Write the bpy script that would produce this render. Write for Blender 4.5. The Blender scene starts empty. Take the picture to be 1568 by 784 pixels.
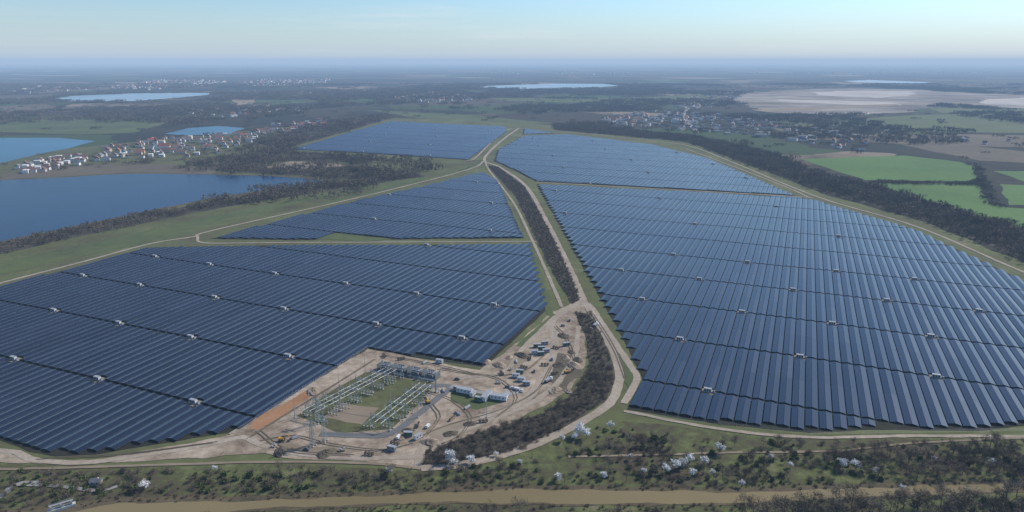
import bpy, math, random, numpy as np
from mathutils import Vector, geometry
random.seed(7); rng=np.random.default_rng(7)
sc=bpy.context.scene
F=1060.0; H=250.0; PITCH=math.atan2(299,F); SP,CP=math.sin(PITCH),math.cos(PITCH)
# survey: control point -> position on the ground plane (metres)
def G(x,y):
    a=(x-784)/F; b=(392-y)/F
    dz=-SP+b*CP
    t=H/-dz
    return (t*a, t*(CP+b*SP))
def GP(pts): return [G(*p) for p in pts]

# ---------------------------------------------------------------- materials
def new_mat(name):
    m=bpy.data.materials.new(name); m.use_nodes=True
    nt=m.node_tree; b=nt.nodes['Principled BSDF']
    return m,nt,b
def flat(name,col,rough=0.6,metal=0.0,var=0.15,scale=0.6):
    m,nt,b=new_mat(name)
    tc=nt.nodes.new('ShaderNodeTexCoord'); n=nt.nodes.new('ShaderNodeTexNoise')
    n.inputs['Scale'].default_value=scale; n.inputs['Detail'].default_value=3
    nt.links.new(tc.outputs['Object'],n.inputs['Vector'])
    r=nt.nodes.new('ShaderNodeValToRGB')
    r.color_ramp.elements[0].position=.3; r.color_ramp.elements[1].position=.7
    r.color_ramp.elements[0].color=[c*(1-var) for c in col]+[1]
    r.color_ramp.elements[1].color=[min(1,c*(1+var)) for c in col]+[1]
    nt.links.new(n.outputs['Fac'],r.inputs['Fac']); nt.links.new(r.outputs['Color'],b.inputs['Base Color'])
    b.inputs['Roughness'].default_value=rough; b.inputs['Metallic'].default_value=metal
    return m
def ramp(nt,cols,lo=.32,hi=.68):
    r=nt.nodes.new('ShaderNodeValToRGB'); e=r.color_ramp.elements
    n=len(cols)
    while len(e)<n: e.new(.5)
    for i,c in enumerate(cols):
        e[i].position=lo+(hi-lo)*i/(n-1); e[i].color=list(c)+[1]
    return r
def ground_mat(name,cols,s1=0.01,s2=0.12,mix=.45,rough=.95,aniso=None,lo=.34,hi=.66):
    m,nt,b=new_mat(name); L=nt.links
    tc=nt.nodes.new('ShaderNodeTexCoord'); vec=tc.outputs['Object']
    if aniso is not None:
        mp=nt.nodes.new('ShaderNodeMapping'); mp.inputs['Rotation'].default_value=(0,0,aniso[0]); mp.inputs['Scale'].default_value=(aniso[1],1,1)
        L.new(vec,mp.inputs['Vector']); v2=mp.outputs['Vector']
    else: v2=vec
    n1=nt.nodes.new('ShaderNodeTexNoise'); n1.inputs['Scale'].default_value=s1; n1.inputs['Detail'].default_value=6; n1.inputs['Roughness'].default_value=.6
    n2=nt.nodes.new('ShaderNodeTexNoise'); n2.inputs['Scale'].default_value=s2; n2.inputs['Detail'].default_value=6; n2.inputs['Roughness'].default_value=.7
    L.new(vec,n1.inputs['Vector']); L.new(v2,n2.inputs['Vector'])
    mx=nt.nodes.new('ShaderNodeMix'); mx.inputs[0].default_value=mix
    L.new(n1.outputs['Fac'],mx.inputs[2]); L.new(n2.outputs['Fac'],mx.inputs[3])
    r=ramp(nt,cols,lo,hi); L.new(mx.outputs[0],r.inputs['Fac']); L.new(r.outputs['Color'],b.inputs['Base Color'])
    b.inputs['Roughness'].default_value=rough; b.inputs['Specular IOR Level'].default_value=.1
    return m
M={}
M['meadow']=ground_mat('meadow_grass',[(.065,.055,.035),(.09,.085,.042),(.105,.115,.045),(.16,.14,.085)],.012,.15)
M['olive']=ground_mat('park_grass',[(.085,.07,.048),(.10,.10,.046),(.115,.128,.05),(.2,.17,.115)],.01,.1)
M['fore']=ground_mat('foreground_scrub',[(.05,.04,.028),(.08,.065,.042),(.085,.088,.038),(.115,.13,.048),(.17,.145,.09)],.016,.14,.5,lo=.37,hi=.63)
M['crop']=ground_mat('crop_green',[(.065,.12,.038),(.09,.16,.045),(.11,.19,.055)],.004,.03,.45,aniso=(.5,6))
M['crop2']=ground_mat('rough_pasture',[(.065,.068,.036),(.082,.10,.042),(.10,.12,.046),(.13,.125,.06)],.006,.06,.45)
M['sand']=ground_mat('sandy_soil',[(.15,.11,.075),(.24,.185,.135),(.34,.27,.20),(.45,.365,.28)],.025,.14,.5,lo=.37,hi=.63)
M['track']=ground_mat('dirt_track',[(.22,.17,.125),(.31,.255,.195),(.42,.355,.285)],.03,.3,.5)
M['tan']=ground_mat('tan_field',[(.17,.135,.09),(.24,.19,.135),(.30,.25,.18)],.004,.04)
M['brownf']=ground_mat('ploughed_field',[(.09,.075,.055),(.12,.10,.07),(.16,.13,.09)],.004,.04)
M['wood']=ground_mat('woodland_floor',[(.045,.038,.028),(.07,.06,.044),(.10,.085,.06)],.02,.2)
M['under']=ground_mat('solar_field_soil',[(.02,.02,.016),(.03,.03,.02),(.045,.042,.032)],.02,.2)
M['orange']=ground_mat('clay_heap_soil',[(.24,.12,.06),(.31,.165,.085),(.37,.21,.12)],.03,.3)
M['asphalt']=ground_mat('asphalt',[(.12,.12,.12),(.16,.16,.155)],.05,.8)
M['gravel']=ground_mat('gravel',[(.22,.21,.19),(.30,.29,.27)],.05,1.2)
M['mine']=ground_mat('open_pit_spoil',[(.08,.075,.06),(.14,.12,.10),(.22,.19,.16),(.32,.285,.25),(.5,.46,.42)],.0014,.0045,.5,aniso=(.15,.35),lo=.38,hi=.64)
M['minel']=ground_mat('pale_spoil',[(.30,.27,.23),(.50,.46,.41)],.003,.01,.5)
M['reed']=ground_mat('reed_bank',[(.055,.046,.03),(.10,.08,.048),(.15,.12,.07)],.03,.3,.5)
def water(name,col,rough,spec,bump,s=.15):
    m,nt,b=new_mat(name); L=nt.links
    tc=nt.nodes.new('ShaderNodeTexCoord'); n=nt.nodes.new('ShaderNodeTexNoise'); n.inputs['Scale'].default_value=.003; n.inputs['Detail'].default_value=4
    L.new(tc.outputs['Object'],n.inputs['Vector'])
    r=ramp(nt,[[c*.75 for c in col],[c*1.25 for c in col]]); L.new(n.outputs['Fac'],r.inputs['Fac']); L.new(r.outputs['Color'],b.inputs['Base Color'])
    n2=nt.nodes.new('ShaderNodeTexNoise'); n2.inputs['Scale'].default_value=s; n2.inputs['Detail'].default_value=3
    L.new(tc.outputs['Object'],n2.inputs['Vector'])
    bp=nt.nodes.new('ShaderNodeBump'); bp.inputs['Strength'].default_value=bump; bp.inputs['Distance'].default_value=.5
    L.new(n2.outputs['Fac'],bp.inputs['Height']); L.new(bp.outputs['Normal'],b.inputs['Normal'])
    b.inputs['Roughness'].default_value=rough; b.inputs['Specular IOR Level'].default_value=spec
    return m
M['lake']=water('lake_water',(.008,.030,.075),.25,.10,.5)
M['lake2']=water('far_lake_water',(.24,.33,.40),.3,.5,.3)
M['lake3']=water('turquoise_water',(.03,.11,.18),.3,.25,.3)
M['river']=water('river_water',(.20,.155,.075),.15,.12,.1,.4)

# base terrain: patchwork of woods and farmland
m,nt,b=new_mat('countryside'); L=nt.links
tc=nt.nodes.new('ShaderNodeTexCoord')
wn=nt.nodes.new('ShaderNodeTexNoise'); wn.inputs['Scale'].default_value=.0015; wn.inputs['Detail'].default_value=4
L.new(tc.outputs['Object'],wn.inputs['Vector'])
sb=nt.nodes.new('ShaderNodeVectorMath'); sb.operation='SUBTRACT'; sb.inputs[1].default_value=(.5,.5,.5); L.new(wn.outputs['Color'],sb.inputs[0])
sm=nt.nodes.new('ShaderNodeVectorMath'); sm.operation='SCALE'; sm.inputs['Scale'].default_value=500; L.new(sb.outputs[0],sm.inputs[0])
ad=nt.nodes.new('ShaderNodeVectorMath'); ad.operation='ADD'; L.new(tc.outputs['Object'],ad.inputs[0]); L.new(sm.outputs[0],ad.inputs[1])
vo=nt.nodes.new('ShaderNodeTexVoronoi'); vo.inputs['Scale'].default_value=.0014; L.new(ad.outputs[0],vo.inputs['Vector'])
sx=nt.nodes.new('ShaderNodeSeparateColor'); L.new(vo.outputs['Color'],sx.inputs[0])
r=ramp(nt,[(.04,.042,.033),(.05,.048,.036),(.06,.054,.042),(.09,.075,.055),(.06,.085,.04),(.11,.09,.065),(.08,.11,.05),(.22,.18,.13)],0,1)
r.color_ramp.interpolation='CONSTANT'
for i,p in enumerate([0,.26,.4,.53,.64,.76,.86,.92]): r.color_ramp.elements[i].position=p
L.new(sx.outputs[0],r.inputs['Fac'])
n1=nt.nodes.new('ShaderNodeTexNoise'); n1.inputs['Scale'].default_value=.0007; n1.inputs['Detail'].default_value=7; n1.inputs['Roughness'].default_value=.65
L.new(tc.outputs['Object'],n1.inputs['Vector'])
rf=ramp(nt,[(0,0,0),(1,1,1)],.48,.56); L.new(n1.outputs['Fac'],rf.inputs['Fac'])
n3=nt.nodes.new('ShaderNodeTexNoise'); n3.inputs['Scale'].default_value=.03; n3.inputs['Detail'].default_value=6; L.new(tc.outputs['Object'],n3.inputs['Vector'])
rw=ramp(nt,[(.03,.03,.024),(.06,.054,.04),(.08,.07,.052)],.35,.65); L.new(n3.outputs['Fac'],rw.inputs['Fac'])
mx=nt.nodes.new('ShaderNodeMix'); mx.data_type='RGBA'; L.new(rf.outputs['Color'],mx.inputs[0]); L.new(r.outputs['Color'],mx.inputs[6]); L.new(rw.outputs['Color'],mx.inputs[7])
L.new(mx.outputs[2],b.inputs['Base Color']); b.inputs['Roughness'].default_value=1; b.inputs['Specular IOR Level'].default_value=.05
M['country']=m

# ---------------------------------------------------------------- mesh helpers
def link(o): sc.collection.objects.link(o); return o
def mesh_obj(name,verts,faces,mats,midx=None,do_link=True,smooth=False):
    me=bpy.data.meshes.new(name); me.from_pydata(verts,[],faces)
    for mm in mats: me.materials.append(mm)
    if midx is not None: me.polygons.foreach_set('material_index',midx)
    me.update(); me.shade_flat()
    o=bpy.data.objects.new(name,me)
    if do_link: link(o)
    return o
layer=[0]
def zlev():
    layer[0]+=1; return .02+.005*layer[0]
def sheet(name,wpts,mat,jit=1.0,step=None,z=None):
    n=len(wpts); out=[]
    for i in range(n):
        a=Vector(wpts[i]); c=Vector(wpts[(i+1)%n]); d=(c-a).length
        dist=(a.length+c.length)/2
        st=max(6,dist*.012); k=max(1,min(60,int(d/st)))
        nn=Vector((-(c-a).y,(c-a).x)).normalized() if d>0 else Vector((0,0))
        amp=jit*dist*.0022
        ph=random.random()*10
        for j in range(k):
            t=j/k; p=a.lerp(c,t)+nn*(random.uniform(-1,1)*amp*.6+math.sin(ph+j*.9)*amp*.7)*(1 if j else 0)
            out.append((p.x,p.y))
    zz=zlev() if z is None else z
    v3=[Vector((p[0],p[1],zz)) for p in out]
    tr=geometry.tessellate_polygon([v3])
    fs=[]
    for t in tr:
        a,b_,c=v3[t[0]],v3[t[1]],v3[t[2]]
        if (b_-a).cross(c-a).z<0: t=(t[0],t[2],t[1])
        fs.append(tuple(t))
    return mesh_obj(name,[tuple(v) for v in v3],fs,[mat])
def S(name,px,mat,jit=1.0): return sheet(name,GP(px),M[mat],jit)
def ribbon(name,wpts,width,mat,wob=.15):
    P=[Vector(p) for p in wpts]; P=[P[0]*2-P[1]]+P+[P[-1]*2-P[-2]]
    cur=[]
    for i in range(1,len(P)-2):
        d=(P[i+1]-P[i]).length; k=max(3,min(40,int(d/8)))
        for j in range(k):
            t=j/k; p0,p1,p2,p3=P[i-1:i+3]
            cur.append(.5*((2*p1)+(p2-p0)*t+(2*p0-5*p1+4*p2-p3)*t*t+(3*p1-p0-3*p2+p3)*t**3))
    cur.append(P[-2]); z=zlev(); vs=[];fs=[]
    for i,p in enumerate(cur):
        d=(cur[min(i+1,len(cur)-1)]-cur[max(i-1,0)]).normalized(); nn=Vector((-d.y,d.x))
        wl=width/2*(1+random.uniform(-wob,wob)); wr=width/2*(1+random.uniform(-wob,wob))
        vs+= [(*(p+nn*wl),z),(*(p-nn*wr),z)]
        if i: k=2*i; fs.append((k-2,k-1,k+1,k))
    return mesh_obj(name,vs,fs,[mat])
def R(name,px,w,mat='track',wob=.15): return ribbon(name,GP(px),w,M[mat],wob)
class MB:
    def __init__(s): s.v=[];s.f=[];s.m=[]
    def add(s,vs,fs,m):
        o=len(s.v); s.v+=[tuple(v) for v in vs]; s.f+=[tuple(i+o for i in f) for f in fs]; s.m+=[m]*len(fs)
    def box(s,c,d,m=0,rz=0,taper=1.0,ty=None):
        cx,cy,cz=c; hx,hy,hz=d[0]/2,d[1]/2,d[2]/2; ty=taper if ty is None else ty
        vs=[]
        for z,tx,tyy in((-hz,1,1),(hz,taper,ty)):
            for x,y in((-hx,-hy),(hx,-hy),(hx,hy),(-hx,hy)):
                x*=tx;y*=tyy
                vs.append((cx+x*math.cos(rz)-y*math.sin(rz),cy+x*math.sin(rz)+y*math.cos(rz),cz+z))
        s.add(vs,[(3,2,1,0),(4,5,6,7),(0,1,5,4),(1,2,6,5),(2,3,7,6),(3,0,4,7)],m)
    def limb(s,a,b,r0,r1,m=0,n=4):
        a=Vector(a);b=Vector(b);d=(b-a)
        if d.length<1e-6: return
        d.normalize(); u=d.cross(Vector((0,0,1)) if abs(d.z)<.9 else Vector((1,0,0))).normalized(); w=d.cross(u)
        vs=[a+(u*math.cos(2*math.pi*i/n)+w*math.sin(2*math.pi*i/n))*r0 for i in range(n)]+[b+(u*math.cos(2*math.pi*i/n)+w*math.sin(2*math.pi*i/n))*r1 for i in range(n)]
        s.add(vs,[(i,(i+1)%n,n+(i+1)%n,n+i) for i in range(n)]+[tuple(range(n-1,-1,-1)),tuple(range(n,2*n))],m)
    def gable(s,c,d,h,m,ov=.4):
        cx,cy,cz=c;hx,hy=d[0]/2+ov,d[1]/2+ov
        vs=[(cx-hx,cy-hy,cz),(cx+hx,cy-hy,cz),(cx+hx,cy+hy,cz),(cx-hx,cy+hy,cz),(cx-hx,cy,cz+h),(cx+hx,cy,cz+h)]
        s.add(vs,[(0,1,5,4),(2,3,4,5),(1,2,5),(3,0,4),(3,2,1,0)],m)
    def sliver(s,p,l,w,m=0,up=.5):
        d=Vector((random.gauss(0,1),random.gauss(0,1),random.gauss(up,1))).normalized()
        e=d.cross(Vector((random.gauss(0,1),random.gauss(0,1),random.gauss(0,1)))).normalized()
        p=Vector(p); s.add([p-e*w/2,p+e*w/2,p+d*l],[(0,1,2)],m)
    def leaf(s,p,r,m=0):
        d=Vector((random.gauss(0,1),random.gauss(0,1),random.gauss(0,1))).normalized()
        e=d.cross(Vector((random.gauss(0,1),random.gauss(0,1),random.gauss(0,1)))).normalized()
        p=Vector(p); s.add([p-d*r-e*r*.6,p+d*r*.8-e*r,p+d*r+e*r*.7,p-d*r*.7+e*r],[(0,1,2,3)],m)
    def obj(s,name,mats,do_link=True): return mesh_obj(name,s.v,s.f,mats,s.m,do_link)

# ---------------------------------------------------------------- terrain
RAD=160000
vs=[(0,0,0)];fs=[]
rings=[300,1000,3000,9000,25000,70000,RAD]; NS=48
for r_ in rings:
    for i in range(NS): a=2*math.pi*i/NS; vs.append((r_*math.cos(a),r_*math.sin(a),0))
for i in range(NS): fs.append((0,1+i,1+(i+1)%NS))
for k in range(len(rings)-1):
    for i in range(NS):
        a=1+k*NS;b_=1+(k+1)*NS;j=(i+1)%NS
        fs.append((a+i,b_+i,b_+j,a+j))
mesh_obj('ground',vs,fs,[M['country']])

sheet('foreground_meadow',[(-900,40),(1400,40),(1300,600),(700,560),(-800,600)],M['fore'])
S('lakeside_ground',[(-500,300),(-300,262),(130,225),(380,200),(600,180),(760,235),(700,262),(320,352),(0,440),(-500,560)],'meadow')
PARK=[(-400,570),(-250,490),(0,423),(230,370),(320,349),(560,298),(715,259),(742,245),(600,243),(438,232),(590,180),(800,187),(1000,210),(1080,224),(1260,297),(1420,341),(1568,403),(2000,560),(2200,720),(1568,674),(1240,672),(955,645),(900,660),(640,722),(400,708),(100,714),(0,708),(-400,740)]
S('park_grass',PARK,'olive')
# distant fields
S('green_field',[(-60,178),(120,177),(262,186),(205,203),(120,206),(-60,200)],'crop2')
S('tan_field',[(355,153),(395,147),(388,158),(365,161)],'tan')
S('ploughed_field',[(0,163),(70,158),(90,166),(10,175)],'brownf')
S('ploughed_field',[(0,135),(120,130),(180,136),(60,143)],'brownf')
S('tan_field',[(430,143),(500,140),(515,144),(440,147)],'tan')
S('green_field',[(560,168),(720,176),(860,190),(800,189),(640,181)],'crop2')
S('green_field',[(750,150),(960,150),(1100,143),(1085,153),(940,158),(780,155)],'crop2')
S('green_field',[(1180,180),(1300,183),(1400,176),(1600,172),(1700,205),(1400,202),(1330,192),(1200,195)],'crop2')
S('green_field',[(1420,163),(1600,166),(1660,172),(1440,173)],'crop2')
S('ploughed_field',[(1180,196),(1330,205),(1600,207),(1700,228),(1400,222),(1240,212)],'brownf')
MINE=[(1115,154),(1140,143),(1200,138),(1300,135),(1400,137),(1450,141),(1600,147),(1720,156),(1720,170),(1568,166),(1440,160),(1390,172),(1280,176),(1180,172)]
S('open_pit_ground',MINE,'mine',2.5)
S('pit_spoil_bank',[(1240,141),(1280,139),(1400,139),(1395,147),(1340,150),(1260,146)],'minel',3)
S('pit_spoil_bank',[(1500,153),(1568,149),(1700,153),(1700,160),(1568,162),(1510,159)],'minel',3)
S('pit_spoil_bank',[(1190,152),(1260,154),(1370,156),(1380,161),(1290,160),(1210,157)],'minel',3)
S('haul_road',[(1150,168),(1270,163),(1400,158),(1430,157),(1280,167),(1170,171)],'tan',1)
GF=[[(1228,244),(1300,241),(1385,238),(1470,248),(1492,256),(1494,274),(1480,279),(1400,277),(1325,276),(1270,258)],
    [(1345,281),(1440,280),(1500,283),(1512,312),(1545,318),(1700,325),(1800,380),(1700,385),(1530,350),(1430,318)],
    [(1520,262),(1700,262),(1700,280),(1568,278)],[(1530,282),(1700,290),(1700,316),(1545,314)]]
for p in GF: S('crop_field',p,'crop')
S('ploughed_field',[(1380,222),(1480,222),(1568,232),(1700,240),(1700,256),(1500,246)],'brownf')
# left meadow strips
S('meadow_strip',[(-300,500),(0,402),(160,367),(350,325),(640,270),(660,274),(480,305),(330,345),(250,370),(120,392),(0,420),(-300,510)],'crop2')
S('meadow',[(590,240),(690,246),(720,252),(660,262),(560,252)],'meadow')
S('tan_field',[(405,256),(440,247),(500,248),(530,254),(450,262)],'tan')
S('shore_ground',[(0,266),(60,258),(200,250),(350,255),(330,266),(200,264),(0,275)],'brownf',2)
# lakes
LAKES={'lake':[(-900,420),(-700,300),(-300,284),(0,276),(90,272),(200,266),(300,267),(420,270),(470,273),(498,277),(470,284),(400,292),(330,302),(250,318),(130,343),(0,370),(-300,430),(-900,640)]}
S('lake_shore_reeds',[(x,y+(2.2 if y>280 else -1.2)) for x,y in LAKES['lake']],'reed',.8)
S('lake_water',LAKES['lake'],'lake',.8)
L4=[(-400,208),(0,211),(90,211),(145,216),(110,226),(60,236),(0,250),(-400,262)]
L5=[(252,205),(290,196),(335,193),(375,196),(352,205),(285,207)]
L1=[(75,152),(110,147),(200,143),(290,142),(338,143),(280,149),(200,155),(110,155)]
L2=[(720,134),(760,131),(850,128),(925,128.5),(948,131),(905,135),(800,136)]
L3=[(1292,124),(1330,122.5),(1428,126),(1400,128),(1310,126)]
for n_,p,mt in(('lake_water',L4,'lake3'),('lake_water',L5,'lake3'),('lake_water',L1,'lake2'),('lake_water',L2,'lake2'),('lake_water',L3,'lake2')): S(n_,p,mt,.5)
# river
S('reed_bank',[(-200,800),(60,776),(180,762),(400,759),(620,750),(800,743),(1000,746),(1130,748),(1300,742),(1500,737),(1700,730),(1700,745),(1500,757),(1340,763),(1120,774),(900,775),(650,772),(400,783),(200,806),(-200,840)],'reed',1.5)
S('river_water',[(-200,822),(110,785),(180,771),(400,767),(620,757),(800,749),(1000,752),(1130,755),(1300,748),(1500,742),(1700,735),(1700,741),(1500,754),(1340,760),(1120,771),(900,772),(650,769),(400,779),(220,799),(-200,838)],'river',1.3)
# woodland floors
BELT=[(850,190),(1060,208),(1180,235),(1250,262),(1400,302),(1568,350),(2100,490),(2100,560),(1568,398),(1420,338),(1260,294),(1130,246),(1050,217),(850,199)]
S('woodland_floor',BELT,'wood')
LB=[(-300,450),(0,374),(130,347),(330,307),(500,281),(640,266),(648,271),(500,291),(340,318),(130,360),(0,389),(-300,470)]
S('woodland_floor',LB,'wood')
GROVE=[(332,262),(345,240),(440,233),(590,240),(560,254),(500,245),(420,247),(400,258),(530,258),(640,262),(560,275),(500,272),(420,266)]
S('woodland_floor',GROVE,'wood')
W4=[(378,218),(470,192),(590,174),(600,181),(440,227)]
S('woodland_floor',W4,'wood')
# solar field soil + fields
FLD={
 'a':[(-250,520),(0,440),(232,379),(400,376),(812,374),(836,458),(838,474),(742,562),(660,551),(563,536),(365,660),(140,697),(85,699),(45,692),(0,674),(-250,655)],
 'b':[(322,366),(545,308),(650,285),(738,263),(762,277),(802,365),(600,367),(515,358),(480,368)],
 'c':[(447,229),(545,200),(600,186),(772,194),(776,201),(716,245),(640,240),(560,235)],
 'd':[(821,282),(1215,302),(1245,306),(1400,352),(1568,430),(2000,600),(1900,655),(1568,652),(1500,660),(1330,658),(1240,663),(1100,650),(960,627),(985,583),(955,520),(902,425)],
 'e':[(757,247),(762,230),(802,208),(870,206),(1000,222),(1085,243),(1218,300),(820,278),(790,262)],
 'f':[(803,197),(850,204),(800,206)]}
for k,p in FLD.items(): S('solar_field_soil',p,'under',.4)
# compound
S('construction_yard_sand',[(350,664),(563,534),(640,549),(700,562),(735,567),(800,520),(845,478),(890,458),(898,480),(896,560),(870,600),(790,645),(660,692),(640,717),(560,707),(440,702),(385,690)],'sand',1)
S('yard_sand',[(-100,672),(0,690),(50,704),(140,705),(365,665),(450,690),(330,700),(150,710),(30,710),(-100,696)],'sand',1)
S('grass_patch',[(455,637),(500,603),(560,570),(668,588),(640,620),(598,658),(520,664)],'meadow',.5)
S('grass_patch',[(845,482),(800,520),(790,530),(800,532),(858,480)],'crop2',.5)
S('grass_patch',[(690,600),(720,594),(768,606),(765,618),(730,628),(690,615)],'crop2',.4)
S('clay_strip',[(380,657),(390,643),(470,598),(481,604),(400,658)],'orange',.8)
S('bare_soil',[(495,640),(520,617),(580,625),(555,650)],'tan',1)
S('disturbed_soil',[(830,580),(850,540),(885,545),(890,575),(860,600)],'brownf',2)
S('disturbed_soil',[(655,660),(720,640),(780,630),(740,655),(665,685)],'tan',2)
S('disturbed_soil',[(760,560),(800,535),(815,545),(790,566)],'tan',2)
S('disturbed_soil',[(400,690),(420,665),(450,680),(560,690),(520,700)],'tan',2)
S('green_verge',[(905,500),(935,510),(985,590),(965,600),(940,560)],'crop2',1)
S('green_verge',[(800,370),(815,372),(842,462),(850,500),(838,480)],'crop2',1)
S('green_verge',[(480,366),(515,357),(600,366),(560,370)],'crop2',1)
S('green_verge',[(760,262),(780,265),(815,340),(830,370),(812,366),(800,345)],'meadow',1)
S('green_verge',[(1040,222),(1100,238),(1235,298),(1255,303),(1130,252),(1085,229)],'crop2',1)
# embankment scrub strips
EMB=[(746,254),(763,256),(802,285),(835,340),(865,400),(890,458),(876,466),(847,420),(818,360),(789,300)]
EMB2=[(880,478),(905,482),(930,530),(942,580),(930,610),(890,640),(800,690),(700,712),(648,714),(652,690),(740,660),(830,635),(880,600),(902,560),(898,520)]
S('embankment_scrub',EMB,'wood',.8); S('embankment_scrub',EMB2,'wood',.8)
# tracks
R('dirt_road',[(795,196),(775,210),(752,230),(742,246),(765,256),(805,285),(840,345),(872,410),(895,462),(925,510),(947,565),(942,605),(915,632),(840,672),(760,700),(700,713),(645,718)],7.5)
R('dirt_road',[(742,246),(750,262),(786,310),(816,370),(843,430),(860,470)],4)
R('dirt_road',[(893,460),(860,480),(845,495),(850,530),(835,575),(800,615),(735,640)],7)
R('dirt_road',[(893,463),(905,470),(935,515),(965,560),(975,580),(955,618)],6)
R('dirt_road',[(-300,515),(0,434),(120,403),(232,373),(300,362),(330,352),(560,300),(716,260),(742,246)],5)
R('dirt_road',[(302,362),(312,372),(400,372),(600,371),(800,370),(822,370)],4)
R('dirt_road',[(715,246),(730,240),(765,205),(783,197)],5)
R('dirt_road',[(-200,700),(0,690),(45,703),(90,708),(150,707),(300,685),(370,670),(400,682),(470,697),(560,702),(640,700)],5)
R('dirt_road',[(640,718),(643,690),(655,672)],5)
R('dirt_road',[(820,279),(1000,289),(1218,301),(1245,303)],5)
R('dirt_road',[(790,196),(860,201),(1000,216),(1060,225),(1130,252),(1250,301),(1400,346),(1568,417),(1800,505)],5)
R('dirt_road',[(1050,228),(1110,250),(1200,285),(1240,303)],4)
R('dirt_path',[(955,630),(1100,657),(1240,670),(1400,668),(1568,669),(1800,670)],3.5,'track',.3)
R('dirt_path',[(870,700),(1000,697),(1150,693),(1280,691),(1400,679),(1568,671)],2.4,'tan',.3)
R('dirt_path',[(645,718),(560,710),(400,708),(200,714),(-100,722)],2.6,'tan',.3)
R('dirt_path',[(845,490),(800,535),(770,570),(700,580)],5,'track',.3)
R('dirt_path',[(660,690),(720,655),(800,625),(850,590),(880,545),(885,500)],5,'track',.3)
R('road',[(1110,140),(1085,152),(1055,166),(1048,178),(1060,195),(1068,203)],14,'gravel')
R('road',[(1350,215),(1352,205),(1362,195)],16,'gravel')
R('road',[(905,158),(1000,160),(1100,150),(1160,140)],14,'gravel')
R('access_road',[(645,592),(690,592),(668,612),(640,635),(600,664),(560,668),(490,665)],6,'asphalt',.03)
R('access_road',[(690,592),(760,605),(800,600)],5,'gravel',.1)
R('access_road',[(-60,790),(0,762),(24,742),(60,740)],4,'gravel',.1)
R('access_road',[(24,742),(90,745),(150,752),(180,745)],3,'gravel',.1)
# tyre ruts pressed into the yard and beside the haul road
for px in [[(650,600),(690,612),(720,640),(700,670),(660,685)],[(672,565),(740,575),(800,570),(838,540)],[(700,570),(760,580),(790,610),(760,640)],[(400,675),(450,668),(500,680),(580,690),(630,680)],[(380,672),(430,640),(520,585),(575,550)],[(640,670),(690,650),(760,630),(820,600),(845,560)],[(850,500),(868,520),(880,560),(862,590)],[(700,690),(800,655),(860,620),(890,580)],[(395,660),(440,690),(540,698)],[(590,545),(660,558),(720,572)],[(60,703),(200,695),(330,678)],[(905,478),(938,530),(958,580)],[(660,620),(672,640),(650,670)]]:
    w0=GP(px); off=Vector((1.1,.9))
    for s_ in(-1,1): ribbon('tyre_rut',[(p[0]+off.x*s_,p[1]+off.y*s_) for p in w0],.75,M['brownf'],.3)

# ---------------------------------------------------------------- solar fields
TH=math.atan2(1240-784,math.hypot(F,299))
U=np.array([math.sin(TH),math.cos(TH)]); V=np.array([math.cos(TH),-math.sin(TH)])
m,nt,b=new_mat('pv_glass'); L=nt.links
at=nt.nodes.new('ShaderNodeAttribute'); at.attribute_name='tone'
r=ramp(nt,[(.010,.014,.027),(.017,.023,.042)],0,1); L.new(at.outputs['Fac'],r.inputs['Fac']); L.new(r.outputs['Color'],b.inputs['Base Color'])
mr=nt.nodes.new('ShaderNodeMapRange'); mr.inputs[3].default_value=.20; mr.inputs[4].default_value=.25
L.new(at.outputs['Fac'],mr.inputs[0]); L.new(mr.outputs[0],b.inputs['Roughness']); b.inputs['Specular IOR Level'].default_value=.5
PV=m; ALU=flat('panel_frame',(.30,.31,.33),.6,.0); STEEL=flat('galvanised_steel',(.4,.41,.4),.5,.3); POST=flat('table_post',(.10,.10,.10),.8)
STN={'a':[(75,480),(180,498),(296,520),(443,548),(120,427),(212,440),(323,458),(438,476),(572,497),(705,517),(28,548),(152,582),(292,616),(235,397),(325,407),(420,422),(525,436),(638,452),(758,468)],
     'd':[(1080,597),(1035,518),(1228,548),(1422,575),(985,462),(1133,478),(1273,497),(1428,517),(948,417),(1073,431),(1212,447),(1363,462),(1503,478),(1030,393),(1150,404),(1282,416),(1406,429)],'b':[],'c':[],'e':[],'f':[]}
AIS={'a':[251+95*k for k in range(9)],'d':[29+97*k for k in range(-2,22)],'b':[60+97*k for k in range(30)],'c':[10+110*k for k in range(60)],'e':[42+97*k for k in range(60)],'f':[10+97*k for k in range(60)]}
PER=9.4; SW=4.3; TILT=math.radians(12)
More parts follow.
